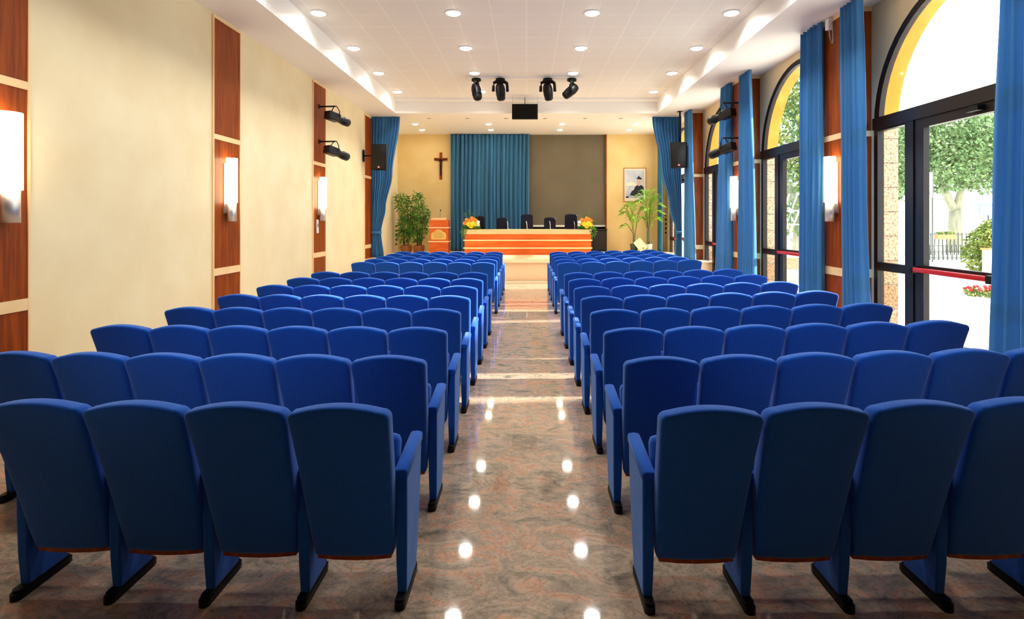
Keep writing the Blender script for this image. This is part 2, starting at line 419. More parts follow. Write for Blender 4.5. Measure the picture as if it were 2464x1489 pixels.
# windows and doors
def window(k, c):
    f = MB(); X0, X1 = XR + .0, XR + .11; fr = .10
    no, a = 28, []
    oo = [(y, z) for y, z in arch(c, WR, no)]; ii = [(y, z) for y, z in arch(c, WR - fr, no)]
    rs = []
    for (yo, zo), (yi, zi) in zip(oo, ii):
        rs.append([(X0, yo, zo), (X1, yo, zo), (X1, yi, zi), (X0 + .02, yi, zi)])
    f.rings(rs, 0, False)
    f.box(X0, X1, c - WR, c - WR + fr, 0, ZSP + .02); f.box(X0, X1, c + WR - fr, c + WR, 0, ZSP + .02)
    f.box(X0 - .03, X1, c - WR, c + WR, 3.50, 3.70)
    f.box(X0 - .02, X1, c + .89, c + 1.08, 0, 3.5); f.box(X0 - .02, X1, c - .92, c - .77, 0, 3.5)
    for y0, y1 in ((c + 1.08, c + 1.8), (c - 1.8, c - .92)):
        f.box(X0, X1, y0, y1, 1.10, 1.24); f.box(X0, X1, y0, y1, .0, .12); f.box(X0, X1, y0, y1, 3.47, 3.5)
    o = struct(f.build('window_%d' % k, M['frame']), 'dark framed tall arched window')
    XG = X0 + .05
    pa = [(y, z) for y, z in arch(c, WR - fr, no, 3.7)]
    pa = [(y, max(3.7, ZSP + (z - 3.7))) for y, z in pa]
    MB().prism(pa, 'x', XG, XG + .008).build('pane', M['glass'], o)
    for y0, y1 in ((c + 1.08, c + 1.8), (c - 1.8, c - .92)):
        MB().box(XG, XG + .008, y0, y1, 1.24, 3.47).build('pane', M['glass'], o)
        MB().box(XG, XG + .008, y0, y1, .12, 1.10).build('pane', M['glass'], o)
    # door leaf
    d = MB(); Y0, Y1 = c - .77, c + .89
    d.box(X0, X1 - .02, Y0, c - .59, .02, 3.5); d.box(X0, X1 - .02, c + .69, Y1, .02, 3.5)
    d.box(X0, X1 - .02, c - .59, c + .69, 3.36, 3.5); d.box(X0, X1 - .02, c - .59, c + .69, .02, .2)
    d.box(X0, X1 - .02, c - .59, c + .69, 1.15, 1.27)
    r = struct(d.build('door_%d' % k, M['frame']), 'dark framed glass exit door inside arched window')
    MB().box(XG, XG + .008, c - .59, c + .69, .2, 1.15).build('pane', M['glass'], r)
    MB().box(XG, XG + .008, c - .59, c + .69, 1.27, 3.36).build('pane', M['glass'], r)
    cb = MB().box(X0 - .12, X0 - .07, c - .60, c + .78, 1.165, 1.235, 0, None, .012).build('crash_bar', M['red'], r)
    cb['label'] = 'red push bar'
    MB().box(X0 - .13, X0, c - .72, c - .60, 1.14, 1.25, 0, None, .01).build('end_cap', M['black'], cb)
    MB().box(X0 - .13, X0, c + .76, c + .86, 1.14, 1.25, 0, None, .01).build('end_cap', M['black'], cb)
    MB().box(X0 - .10, X0, c - .45, c - .25, 3.40, 3.47).build('door_closer', M['black'], r)
for k, cc in enumerate(WINC): window(k + 1, cc)

# ------------------------------------------------------------------ seats
def slab_ring(hw_b, hw_t, z0, z1, arch_h, rc, n=5):
    """front outline (x,z) of the back: narrow bottom, wide arched top, rounded corners"""
    pts = []
    def hw(z): return hw_b + (hw_t - hw_b) * ((z - z0) / (z1 - z0)) ** .8 if z > z0 else hw_b
    for k in range(9):                       # bottom edge, bowed downwards
        t = -1 + 2 * k / 8; pts.append((t * hw_b * .97, z0 - .012 * (1 - t * t)))
    for k in range(1, 7):
        z = z0 + (z1 - rc - z0) * k / 7; pts.append((hw(z), z))
    for k in range(n + 1):
        a = R(90 * k / n); pts.append((hw_t - rc + rc * math.cos(a), z1 - rc + rc * math.sin(a)))
    for k in range(1, 10):
        t = 1 - 2 * k / 10; pts.append((t * (hw_t - rc), z1 + arch_h * (1 - t * t)))
    for k in range(n + 1):
        a = R(90 + 90 * k / n); pts.append((-hw_t + rc + rc * math.cos(a), z1 - rc + rc * math.sin(a)))
    for k in range(6, 0, -1):
        z = z0 + (z1 - rc - z0) * k / 7; pts.append((-hw(z), z))
    return pts

def back_mesh():
    z0, z1 = .235, 1.058; P = slab_ring(.205, .241, z0, z1, .030, .04)
    cx, cz = 0, .66; rs = []
    def yr(z): t = (z - z0) / (z1 - z0); return .075 - .265 * (t * .75 + .25 * t * t)
    def ring(inset, dy, sc=1.0):
        out = []
        for x, z in P:
            X = (x - cx) * (1 - inset / .24) * sc; Z = cz + (z - cz) * (1 - inset / .41) * sc
            out.append((X, yr(Z) + dy, Z))
        return out
    r = .022
    rs.append(ring(r, -.006, .3)); rs.append(ring(r, -.005, .65)); rs.append(ring(r * 2.2, -.0025, 1)); rs.append(ring(r, 0))
    for t in (30, 60, 90): rs.append(ring(r * (1 - math.sin(R(t))), r * (1 - math.cos(R(t)))))
    T = .10
    for t in (0, 30, 60, 90): rs.append(ring(r * (1 - math.cos(R(t))), T - r + r * math.sin(R(t))))
    rs.append(ring(r * 1.6, T + .004)); rs.append(ring(r, T + .008, .7)); rs.append(ring(r, T + .01, .35))
    return MB().rings(rs, 0, True).mesh('backrest', M['chair'])
def board_mesh():
    m = MB()
    P = [(-.19, 0), (-.1, -.009), (0, -.012), (.1, -.009), (.19, 0), (.19, .02), (-.19, .02)]
    return MB().prism([(x, z + .216) for x, z in P], 'y', .09, .15).mesh('back_board', M['cross'])
def seat_mesh():
    T = Matrix.Translation((0, .215, .60)) @ Matrix.Rotation(R(-14), 4, 'X')
    return MB().box(-.205, .205, -.05, .05, -.20, .20, 0, T, .035).mesh('seat', M['chair'])
def panel_mesh():
    prof = [(.055, .665), (.055, .40), (.062, .20), (.075, .045), (.32, .045), (.345, .12), (.385, .32), (.425, .52), (.45, .705)]
    m = MB(); rs = []
    for x, s in ((-.030, .86), (-.026, .97), (-.019, 1), (.019, 1), (.026, .97), (.030, .86)):
        e = {.86: .007, .97: .002, 1: 0}[s]; ring = []
        for y, z in prof:
            tap = 1 if z > .3 else .78 + .22 * z / .3
            ring.append((x * tap, y + (e if y < .2 else -e), z + (e if z < .1 else (-e if z > .6 else 0))))
        rs.append(ring)
    return MB().rings(rs, 0, False).mesh('side_panel', M['chair'])
def arm_mesh():
    rs = []
    w = .035
    sec = [(-w, .0), (-w, .030), (-w * .8, .041), (0, .045), (w * .8, .041), (w, .030), (w, .0)]
    for y, dz, sc in ((.040, .0, .85), (.046, .0, 1), (.25, .02, 1), (.45, .041, 1), (.462, .040, .95), (.468, .036, .7)):
        rs.append([(x * (sc if sc < 1 else 1), y, .652 + dz + z * sc) for x, z in sec])
    return MB().rings(rs, 0, True).mesh('armrest', M['chair'])
def foot_mesh():
    pts = []
    for k in range(7):
        a = R(90 + 180 * k / 6); pts.append((.028 + .028 * math.cos(a) * 1, .028 * math.sin(a)))
    pts = [(y, x) for x, y in pts]
    pl = [(x, y) for x, y in pts] + [(-.028, .33), (-.02, .36), (.02, .36), (.028, .33)]
    m = MB()
    m.prism(pl, 'z', 0, .035)
    m.prism([(x * .85, .012 + y * .93) for x, y in pl], 'z', .035, .05)
    return m.mesh('foot', M['black'])
ME = dict(back=back_mesh(), board=board_mesh(), seat=seat_mesh(), panel=panel_mesh(), arm=arm_mesh(), foot=foot_mesh())
def add_side(root, x):
    p = inst('side_panel', ME['panel'], root, (x, 0, 0)); inst('foot', ME['foot'], p)
    inst('armrest', ME['arm'], root, (x, 0, 0))
def make_chair(sides):
    r = empty('auditorium_chair')
    inst('backrest', ME['back'], r); inst('back_board', ME['board'], r); inst('seat', ME['seat'], r)
    for s in sides: add_side(r, s)
    return r
protos = {'L0': make_chair((.25, -.25)), 'L': make_chair((-.25,)), 'R0': make_chair((-.25, .25)), 'R': make_chair((.25,))}
used = set()
ORD = ['first', 'second', 'third', 'fourth', 'fifth', 'sixth', 'seventh', 'eighth', 'ninth', 'tenth', 'eleventh', 'twelfth', 'thirteenth']
ROWNM = ['nearest row'] + [ORD[i] + ' row from the camera' for i in range(1, 12)] + ['farthest row before the stage']
COLNM = ['at the aisle end', 'second from the aisle', 'third from the aisle', 'fourth from the aisle', 'fifth from the aisle', 'at the wall end']
for side in ('L', 'R'):
    for r in range(13):
        y = 2.78 + .955 * r + (1.29 if r > 7 else 0) + (.03 if side == 'L' else 0)
        if r > 7: y = 2.78 + .955 * 7 + 2.19 + .95 * (r - 8)
        for k in range(6):
            if r == 0 and k > 3: continue
            key = side + ('0' if k == 0 else '')
            src = protos[key]
            o = src if key not in used else copy_tree(src)
            used.add(key)
            sx = -1 if side == 'L' else 1
            o.location = (sx * ((.64 if side == 'L' else .617) + .25 + .5 * k), y + k * (.022 if side == 'L' else .008), 0)
            o.scale = (1, 1, 1 + (.010 * k if side == 'R' else 0))
            tag(o, 'blue %s block chair %s, %s' % ('left' if side == 'L' else 'right', COLNM[k], ROWNM[r]), 'chair',
                'blue auditorium chairs of the %s block' % ('left' if side == 'L' else 'right'))

# ------------------------------------------------------------------ ceiling lamps
def lamp_meshes():
    ring = MB().lathe([(.175, 0), (.175, -.012), (.150, -.022), (.140, -.010), (.140, 0)], n=28).mesh('rim', M['white'])
    dome = MB().lathe([(.138, -.004), (.132, -.030), (.10, -.045), (.05, -.052), (.002, -.053)], n=28).mesh('diffuser', M['lamp'])
    return ring, dome
RING, DOME = lamp_meshes()
LD = bpy.data.lights.new('bulb', 'AREA'); LD.shape = 'DISK'; LD.size = .26; LD.energy = LAMP_W; LD.color = (1, .97, .91); LD.spread = R(150)
LD2 = bpy.data.lights.new('bulb', 'AREA'); LD2.shape = 'DISK'; LD2.size = .22; LD2.energy = SPOT_W; LD2.color = (1, .9, .74)
def lamp(x, y, z, s, ld, label, group):
    o = empty('ceiling_lamp', (x, y, z)); tag(o, label, 'ceiling light', group)
    a = inst('rim', RING, o); b = inst('diffuser', DOME, o); a.scale = b.scale = (s, s, s)
    l = bpy.data.objects.new('bulb', ld); COL.objects.link(l); l.parent = o; l.location = (0, 0, -.06)
xs = [-4.23, -1.49, 1.33, 4.16]
cn = ['leftmost line', 'second line from left', 'third line from left', 'rightmost line']
rn = ['nearest visible row', 'second visible row', 'third visible row', 'row nearest the stage']
for i in range(7):
    
    y = 4.40 + 2.33 * i
    for j, x in enumerate(xs):
        if i < 3:
            # lamps above the seats, higher than the frame; they light the near chairs and mirror in the floor
            lamp(x, y, ZC, 1.0, LD, 'round glowing ceiling lamp above the frame, mirrored in the floor', 'round lamps above the near seats')
        else:
            lamp(x, y, ZC, 1.0, LD, 'round tray ceiling lamp, %s, %s' % (rn[i - 3], cn[j]), 'round glowing lamps of the tray ceiling')
for y, row in ((21.72, 'front'), (23.12, 'back')):
    for j, x in enumerate((-4.31, -1.47, 1.37, 4.22)):
        lamp(x, y, ZS, .8, LD2, 'small round glowing lamp over the stage, %s row, %s' % (row, cn[j]), 'small round lamps over the stage')
# two unseen fill spots, added to brighten the seats beyond the nearest row
for x in (-2.0, 2.2):
    o = empty('added_fill_spot', (x, -2.2, ZC)); tag(o, 'added fill spotlight behind the camera brightening the near seats', 'spotlight', 'added fill spots behind the camera')
    MB().tube([(0, 0, 0), (0, 0, -.2)], .02).build('stem', M['white'], o)
    T = Matrix.Translation((0, 0, -.25)) @ Vector((.0, 7.2, -4.9)).to_track_quat('Z', 'Y').to_matrix().to_4x4()
    MB().lathe([(.02, -.12), (.07, -.1), (.09, .1), (.085, .1)], n=18, T=T).build('housing', M['white'], o)
    l = bpy.data.lights.new('bulb', 'SPOT'); l.energy = 900; l.spot_size = R(25); l.spot_blend = 1.0; l.shadow_soft_size = .08; l.color = (1, .98, .94)
    lo = bpy.data.objects.new('bulb', l); COL.objects.link(lo); lo.parent = o
    lo.matrix_local = Matrix.Translation(Vector((0, 0, -.25)) + Vector((0, 7.2, -4.9)).normalized() * .13) @ Vector((.0, 7.2, -4.9)).to_track_quat('-Z', 'Y').to_matrix().to_4x4()
sp = MB().lathe([(.07, 0), (.07, -.01), (.05, -.015), (.045, -.0)], n=16).mesh('spot_ring', M['grey'])
eb = MB().sphere((0, 0, -.01), (.042, .042, .035)).mesh('eyeball', M['lamp'] if False else M['white'])
for j, x in enumerate((1032.8, 1125, 1218, 1312, 1408, 1494)):
    p = px(x, 285, 20.55); o = empty('recessed_spotlight', (p.x, 20.55, ZS)); inst('spot_ring', sp, o); inst('eyeball', eb, o)
    tag(o, 'tiny unlit recessed spotlight in the stage soffit, %s from the left' % ORD[j], 'spotlight', 'tiny recessed spotlights in the stage soffit')

# ------------------------------------------------------------------ sconces
def sconce(x, y, sx, label):
    o = empty('wall_sconce', (x, y, 0)); tag(o, label, 'wall lamp', 'glowing wall sconces on the wood panels')
    pl = MB().box(0, .015 * sx, -.09, .05, 2.08, 3.0).box(.0, .07 * sx, -.05, .05, 2.12, 2.25).build('back_plate', M['steel'], o)
    n = 20
    def half(r, z0, z1, off):
        m = MB(); ring = lambda z, rr: [((off + rr * math.cos(-PI / 2 + PI * k / n)) * sx, rr * math.sin(-PI / 2 + PI * k / n), z) for k in range(n + 1)] + [((off - .015) * sx, r * .9, z), ((off - .015) * sx, -r * .9, z)]
        return m.rings([ring(z0, r), ring(z1, r)], 0, True)
    half(.128, 2.28, 3.10, .075).build('shade', M['sconce'], o)['label'] = 'glowing white glass shade'
    half(.10, 1.93, 2.28, .085).build('holder', M['steel'], o)['label'] = 'brushed steel holder'
sconce(XL + .02, 5.95, 1, 'glowing wall sconce at the far left edge of the photo')
sconce(XL + .02, 10.42, 1, 'glowing wall sconce on the second left wood panel, mid wall')
sconce(XL + .02, 15.07, 1, 'glowing wall sconce above white switch plate, under left projectors')
sconce(5.60, 10.16, -1, 'glowing wall sconce on the right pilaster between the nearer curtains')
sconce(5.60, 14.86, -1, 'half hidden glowing sconce between the farther right curtains')
o = MB().box(0, .02, -.07, .07, -.18, .18, 0, None, .006).build('switch_plate', M['signw'], None, (XL + .02, 14.95, 1.78))
tag(o, 'white thermostat plate under the sconce on the third left panel', 'switch plate')
MB().box(.02, .028, -.03, .03, -.02, .08).build('display', M['grey'], o)

# ------------------------------------------------------------------ curtains
def curtain(name, prof, folds, m, label, group, axis, base, cols=None, seed=0, tieband=None):
    """prof: list of (z, a0, a1, amp) top to bottom; axis 'y' = hangs in plane x=base, 'x' = plane y=base"""
    rnd = random.Random(seed); NU = folds * 8; ph = [rnd.uniform(-.5, .5) for _ in range(folds + 2)]; am = [rnd.uniform(.55, 1.15) for _ in range(folds + 2)]
    rows = []; zs = [p[0] for p in prof]; NV = 40
    for v in range(NV + 1):
        z = zs[0] + (zs[-1] - zs[0]) * v / NV
        for k in range(len(prof) - 1):
            if prof[k][0] >= z >= prof[k + 1][0] - 1e-6: break
        t = (prof[k][0] - z) / max(1e-6, prof[k][0] - prof[k + 1][0]); t = t * t * (3 - 2 * t) if len(prof) > 2 else t
        a0, a1, amp = [prof[k][i] + (prof[k + 1][i] - prof[k][i]) * t for i in (1, 2, 3)]
        row = []
        for i in range(NU + 1):
            u = i / NU; f = u * folds; q = int(min(f, folds - 1)); w_ = f - q
            A = am[q] * (1 - w_) + am[q + 1] * w_; P_ = ph[q] * (1 - w_) + ph[q + 1] * w_
            off = amp * A * math.sin(2 * PI * f + P_ + .35 * math.sin(z * 1.3 + seed)) + amp * .25 * math.sin(2 * PI * f * 2.3 + seed)
            a = a0 + (a1 - a0) * (u + .012 * math.sin(2 * PI * f * 2))
            row.append((base + off, a, z) if axis == 'y' else (a, base + off, z))
        rows.append(row)
    mb = MB().rings(rows, 0, True, None, False, False)
    o = mb.build('curtain', m); s = o.modifiers.new('thickness', 'SOLIDIFY'); s.thickness = .006
    if tieband:
        z, a0, a1 = tieband
        if axis == 'x': tb = MB().box(a0 - .01, a1 + .01, base - .09, base + .09, z - .05, z + .05, 0, None, .02).build('tieback', m, o)
    tag(o, label, 'curtain', group); return o
G = 'blue curtains between the arched windows'
def wc(t0, t1, b0, b1, f, label, seed, amp=.075, mid=None, bot=.02):
    k = .985
    pr = [(ZS - .01, t0 * k, t1 * k, amp * .6), (bot, b0 * k, b1 * k, amp)]
    if mid: pr.insert(1, mid)
    curtain('curtain', pr, f, M['curtain'], label, G, 'y', 5.50, seed=seed)
wc(5.75, 6.56, 5.65, 6.76, 5, 'blue curtain cut by the right edge of the photo', 1)
wc(9.36, 9.98, 9.16, 9.86, 5, 'blue curtain right of the nearer right sconce, beside nearest window', 2)
wc(10.60, 11.38, 10.58, 11.40, 6, 'wide blue curtain left of the nearer right sconce', 3)
wc(14.02, 14.68, 13.70, 14.74, 6, 'narrow bright edged blue curtain right of the farther right sconce', 4)
wc(15.35, 16.05, 15.35, 16.5, 6, 'blue curtain behind the right wall projectors', 5)
wc(19.05, 19.75, 18.70, 19.75, 6, 'straight blue curtain beside the right loudspeaker', 6, bot=ST + .01)
GS = 'blue curtains framing the stage'
curtain('curtain', [(ZS - .01, -5.57, -4.55, .05), (3.55, -5.57, -4.82, .06), (2.4, -5.57, -5.05, .07), (1.50, -5.57, -5.22, .05), (ST + .01, -5.58, -5.12, .07)], 9, M['curtain'],
        'tied back blue curtain at the left side of the stage', GS, 'x', 20.15, seed=8, tieband=(1.5, -5.55, -5.22))
curtain('curtain', [(ZS - .01, 4.51, 5.56, .05), (3.9, 4.80, 5.56, .06), (2.45, 5.12, 5.56, .07), (1.50, 5.36, 5.57, .05), (.62, 5.32, 5.57, .06)], 9, M['curtain'],
        'tied back blue curtain at the right side of the stage', GS, 'x', 20.15, seed=9, tieband=(1.5, 5.38, 5.56))
curtain('curtain', [(ZS - .01, -3.28, .12, .085), (ST + .02, -3.28, .10, .10)], 19, M['curt_s'],
        'wide blue curtain on the back wall between crucifix and projection screen', GS, 'x', YB - .15, seed=10)
curtain('curtain', [(ZS - .01, 23.6, 24.2, .04), (ST + .02, 23.6, 24.2, .05)], 5, M['curt_l'],
        'pale blue curtain behind the palms at the right stage window', GS, 'y', 5.68, seed=11)
# curtain cord winder
o = MB().box(-.05, .05, -.06, .06, -.16, .04, 0, None, .01).build('cord_winder', M['white'], None, (5.56, 10.30, ZS - .06))
tag(o, 'small white curtain cord winder on top of the pilaster', 'curtain pull')
MB().tube([(0, .02, -.1), (.01, .0, -.3), (.02, -.06, -.42), (.0, -.12, -.40), (-.01, -.14, -.25), (0, -.09, -.05)], .012).build('cord_loop', M['cord'], o)

# ------------------------------------------------------------------ stage
o = MB().box(XL + .02, XR - .01, 18.1, YB, 0.0, ST - .04)
o.box(XL + .02, XR - .01, 18.06, YB, ST - .04, ST)
o = o.build('stage', M['stage']); tag(o, 'raised beige wooden stage across the far end of the hall', 'stage')
# projection screen
o = MB().box(.02, 3.46, YB + .10, YB + .13, 1.72, ZS - .005).build('projection_screen', M['screen']); tag(o, 'large taupe projection screen behind the speakers desk', 'screen')
MB().box(.02, 3.48, YB + .08, YB + .15, 1.64, 1.72, 0, None, .01).build('bottom_bar', M['white'], o)
MB().box(3.44, 3.485, YB - .02, YB + .14, ST, ZS - .005).build('edge_post', M['cross'], o)
# low dark cabinet under the screen
o = MB().box(2.3, 3.44, YB - .35, YB + .06, ST, 1.50).build('low_cabinet', M['black']); tag(o, 'low black cabinet under the screen, right of the desk', 'cabinet')
MB().box(2.28, 3.46, YB - .38, YB + .06, 1.50, 1.56).build('cabinet_top', M['dark'], o)
MB().box(2.34, 2.86, YB - .37, YB - .35, .66, 1.46).build('door', M['dark'], o); MB().box(2.88, 3.40, YB - .37, YB - .35, .66, 1.46).build('door', M['dark'], o)

# desk
D = empty('conference_desk', (.05, 21.7, ST)); tag(D, 'long orange wood conference desk with pale strips on the stage', 'desk')
hw = 2.46
MB().box(-hw, hw, 0, .75, .93, .98).box(-hw, hw, -.0, .06, .80, .93).build('desk_top', M['desktop'], D)
MB().box(-hw + .01, hw - .01, .015, .05, .0, .80).build('front_panel', M['woodo'], D)
MB().box(-hw + .01, -hw + .05, .05, .72, 0, .93).build('end_panel', M['woodo'], D)
MB().box(hw - .05, hw - .01, .05, .72, 0, .93).build('end_panel', M['woodo'], D)
for z in (.535, .235):
    MB().box(-hw - .03, hw + .03, -.03, .05, z, z + .05).build('cross_strip', M['lightw'], D)
# microphones
for j, x in enumerate((1222, 1268, 1324, 1383)):
    p = px(x, 549, 21.9); o = empty('desk_microphone', (p.x, 21.95, ST + .98))
    tag(o, 'slim gooseneck microphone on the desk, %s from the left' % ORD[j], 'microphone', 'gooseneck microphones on the desk')
    MB().lathe([(.05, 0), (.05, .015), (.015, .025), (.012, .03)], n=14).build('base', M['grey'], o)
    MB().tube([(0, 0, .02), (0, 0, .15), (-.01, -.01, .24), (-.02, -.03, .28)], .009).build('gooseneck', M['steel'], o)
    MB().tube([(-.02, -.03, .27), (-.03, -.05, .31)], .018).build('capsule', M['grey'], o)
# armchairs behind the desk
def armchair(x, w, h, label):
    p = px(x, 550, 22.75); o = empty('conference_armchair', (p.x, 22.75, ST)); tag(o, label, 'chair', 'navy armchairs behind the desk')
    P = slab_ring(w * .40, w * .5, .5, h, .02, .07)
    P = [(x_ * (1 - .12 * max(0, (z - (h - .5)) / .5)), z) for x_, z in P]
    rs = []
    for ins, y in ((.03, 0), (0, .03), (0, .09), (.03, .12)):
        rs.append([(a * (1 - ins / (w / 2)), y + (z - .5) * -.0, z - ins * (1 if z > .9 else -1)) for a, z in P])
    MB().rings(rs, 0, True).build('backrest', M['navy'], o)
    MB().box(-w * .46, w * .46, .10, .58, .42, .54, 0, None, .04).build('seat', M['navy'], o)
    for s in (-1, 1):
        MB().box(s * w * .46 - .03, s * w * .46 + .03, .12, .5, .68, .73, 0, None, .015).build('armrest', M['black'], o)
        MB().box(s * w * .46 - .015, s * w * .46 + .015, .26, .31, .44, .69).build('arm_post', M['black'], o)
    MB().tube([(0, .34, .06), (0, .34, .44)], .03).build('column', M['steel'], o)
    b_ = MB()
    for k in range(5): b_.tube([(0, .34, .09), (.28 * math.cos(k * 1.257 + .3), .34 + .28 * math.sin(k * 1.257 + .3), .03)], [.028, .018])
    b_.build('star_base', M['black'], o)
    for c_ in kids(o): c_.scale = (1, -1, 1); 
for x, w, h, l in ((1155, .46, 1.50, 'tall navy armchair behind the left flower arrangement'), (1208, .46, 1.43, 'low navy armchair second from the left behind the desk'),
                   (1268, .54, 1.56, 'tall navy armchair in the middle behind the desk'), (1323, .52, 1.44, 'low navy armchair right of the tall middle one'),
                   (1374, .57, 1.57, 'tall navy armchair beside the right flower arrangement')):
    armchair(x, w, h, l)

# lectern
Lc = empty('lectern', (-3.51, 22.4, ST)); tag(Lc, 'orange wood lectern with pale strips and gold plaque, left of stage curtain', 'lectern')
MB().box(-.385, .385, 0, .5, 0, 1.34).build('body', M['woodo'], Lc)
MB().box(-.29, .30, -.03, .5, 1.34, 1.43, 0, None, .01).build('reading_top', M['desktop'], Lc)
for z in (1.015, .46): MB().box(-.42, .42, -.035, .5, z, z + .045).build('cross_strip', M['lightw'], Lc)
pl = [(-.27, .06), (.27, .06), (.30, .10), (.31, .25), (.27, .34), (.18, .37), (.13, .43), (.05, .47), (-.05, .47), (-.13, .43), (-.18, .37), (-.27, .34), (-.31, .25), (-.30, .10)]
q = MB().prism([(x, z + .50) for x, z in pl], 'y', -.02, 0).build('plaque', M['brass'], Lc); q['label'] = 'gold shaped plaque with engraved lines'
e = MB()
for z, w_ in ((.86, .10), (.80, .18), (.75, .2), (.70, .2), (.65, .17)): e.box(-w_, w_, -.024, -.02, z, z + .012)
e.build('engraving', M['ink'], q)
MB().tube([(.03, .2, 1.43), (.03, .2, 1.62), (.05, .16, 1.72)], .01).build('microphone_stem', M['grey'], Lc)
MB().tube([(.05, .16, 1.71), (.055, .14, 1.76)], .022).build('microphone_head', M['black'], Lc)

# crucifix on the back wall
p = px(1061, 367, YB); cr = empty('crucifix', (p.x, YB, p.z - 1.17)); tag(cr, 'brown wooden crucifix with dark figure on the yellow wall', 'crucifix')
MB().box(-.055, .055, -.04, 0, 0, 1.17).build('upright', M['cross'], cr); MB().box(-.29, .29, -.045, 0, .82, .93).build('crossbar', M['cross'], cr)
f = MB(); f.sphere((0, -.09, .86), (.035, .04, .05)); f.tube([(0, -.08, .82), (0, -.08, .70), (0, -.075, .52)], [.045, .05, .04])
f.tube([(0, -.08, .80), (-.13, -.07, .84), (-.25, -.06, .89)], [.028, .022, .016]); f.tube([(0, -.08, .80), (.13, -.07, .84), (.25, -.06, .89)], [.028, .022, .016])
f.tube([(0, -.075, .54), (-.01, -.10, .38), (0, -.07, .17)], [.045, .035, .022]); f.build('figure', M['bronze'], cr)

# framed picture
x0, x1, z0, z1 = 4.25, 5.17, 2.76, 4.18
o = MB().box(x0, x1, YB - .02, YB, z0, z1).build('framed_picture', M['mount']); tag(o, 'gilt framed picture of a person in black robe and hat', 'picture')
f = MB(); t = .03
f.box(x0 - t, x0, YB - .04, YB, z0 - t, z1 + t); f.box(x1, x1 + t, YB - .04, YB, z0 - t, z1 + t); f.box(x0, x1, YB - .04, YB, z0 - t, z0); f.box(x0, x1, YB - .04, YB, z1, z1 + t)
f.build('frame', M['gold'], o)
pr = MB().box(x0 + .06, x1 - .06, YB - .023, YB - .02, z0 + .14, z1 - .07, 0)
yy = -(0)
def sh(poly, mi, d): pr.prism([(x0 + .06 + u * .80, z0 + .14 + v * 1.21) for u, v in poly], 'y', YB - .023 - d, YB - .023, mi)
sh([(0, .5), (.3, .6), (.55, .52), (.6, .45), (.3, .44), (0, .42)], 3, .0005)
sh([(.22, .10), (.32, .24), (.45, .30), (.5, .40), (.62, .46), (.86, .46), (.97, .40), (.99, .12), (.6, .06)], 1, .001)
sh([(.64, .46), (.60, .56), (.61, .68), (.70, .71), (.80, .70), (.84, .60), (.80, .46), (.72, .42)], 2, .0015)
sh([(.58, .69), (.70, .67), (.86, .66), (.86, .72), (.76, .75), (.73, .79), (.68, .79), (.66, .74), (.59, .72)], 1, .002)
sh([(.0, .0), (.16, .0), (.15, .06), (.02, .06)], 4, .001)
pr.build('print', [M['skyp'], M['robe'], M['skin'], M['mount'], M['dark']], o)

# hook strips on the side walls
def dots(x, y, z, sx, label):
    o = MB().box(0, .015 * sx, -.05, .05, -.47, .47).build('wall_control_panel', M['wall_r'], None, (x, y, z)); tag(o, label, 'control panel')
    for k in range(5): MB().box(.015 * sx, .06 * sx, -.045, .045, -.42 + k * .19, -.35 + k * .19, 0, None, .01).build('dial', M['black'], o)
dots(XR, 24.0, 1.78, -1, 'column of small black dials on wall right of the palms')
dots(XL, 23.95, 1.30, 1, 'column of small black dials on wall left of the bamboos')

# ------------------------------------------------------------------ plants
def leafcloud(rnd, blobs, n, L, wd, mb=None, droop=.5):
    mb = mb or MB()
    tot = sum(b_[3] * b_[4] * b_[5] for b_ in blobs)
    for cx, cy, cz, rx, ry, rz in blobs:
        for _ in range(int(n * rx * ry * rz / tot)):
            while True:
                u = Vector((rnd.uniform(-1, 1), rnd.uniform(-1, 1), rnd.uniform(-1, 1)))
                if .15 < u.length < 1: break
            p = Vector((cx + u.x * rx, cy + u.y * ry, cz + u.z * rz))
            d = Vector((u.x + rnd.uniform(-.7, .7), u.y + rnd.uniform(-.7, .7), rnd.uniform(-1, .7) - droop * .5)).normalized()
            s = d.cross(Vector((rnd.uniform(-1, 1), rnd.uniform(-1, 1), rnd.uniform(-1, 1)))).normalized()
            l = L * rnd.uniform(.6, 1.2); w_ = wd * rnd.uniform(.7, 1.2); nn = d.cross(s) * l * .12
            mb.add([p, p + d * l * .45 + s * w_ + nn, p + d * l, p + d * l * .45 - s * w_ + nn], [(0, 1, 2, 3)], 0, False)
    return mb
def bamboo(x, y, blobs, seed, label):
    rnd = random.Random(seed); o = empty('potted_bamboo', (x, y, ST)); tag(o, label, 'plant', 'potted bamboos left of the lectern')
    MB().lathe([(.17, 0), (.21, .05), (.24, .2), (.22, .30), (.19, .30), (.19, .26)], n=18).build('basket', M['wicker'], o)
    MB().lathe([(.001, .25), (.19, .26)], n=12, cap=False).build('soil', M['dark'], o)
    for k in range(6):
        a = k * 1.05 + rnd.random(); r0 = .1; h = rnd.uniform(1.7, 2.3)
        MB().tube([(r0 * math.cos(a), r0 * math.sin(a), .25), (r0 * 1.3 * math.cos(a), r0 * 1.3 * math.sin(a), h * .5), (r0 * 2.2 * math.cos(a), r0 * 2 * math.sin(a), h)], [.02, .015, .008]).build('cane', M['stem'], o)
    tag(leafcloud(rnd, blobs, 1150, .17, .022).build('foliage', M['leaf1'], o), kind='stuff')
bamboo(-5.0, 23.3, [(-.18, 0, 2.1, .28, .25, .42), (.08, 0, 1.6, .32, .28, .42), (0, 0, 1.05, .33, .28, .4), (-.1, 0, .7, .25, .25, .3)], 3, 'left potted bamboo, beside the tied curtain')
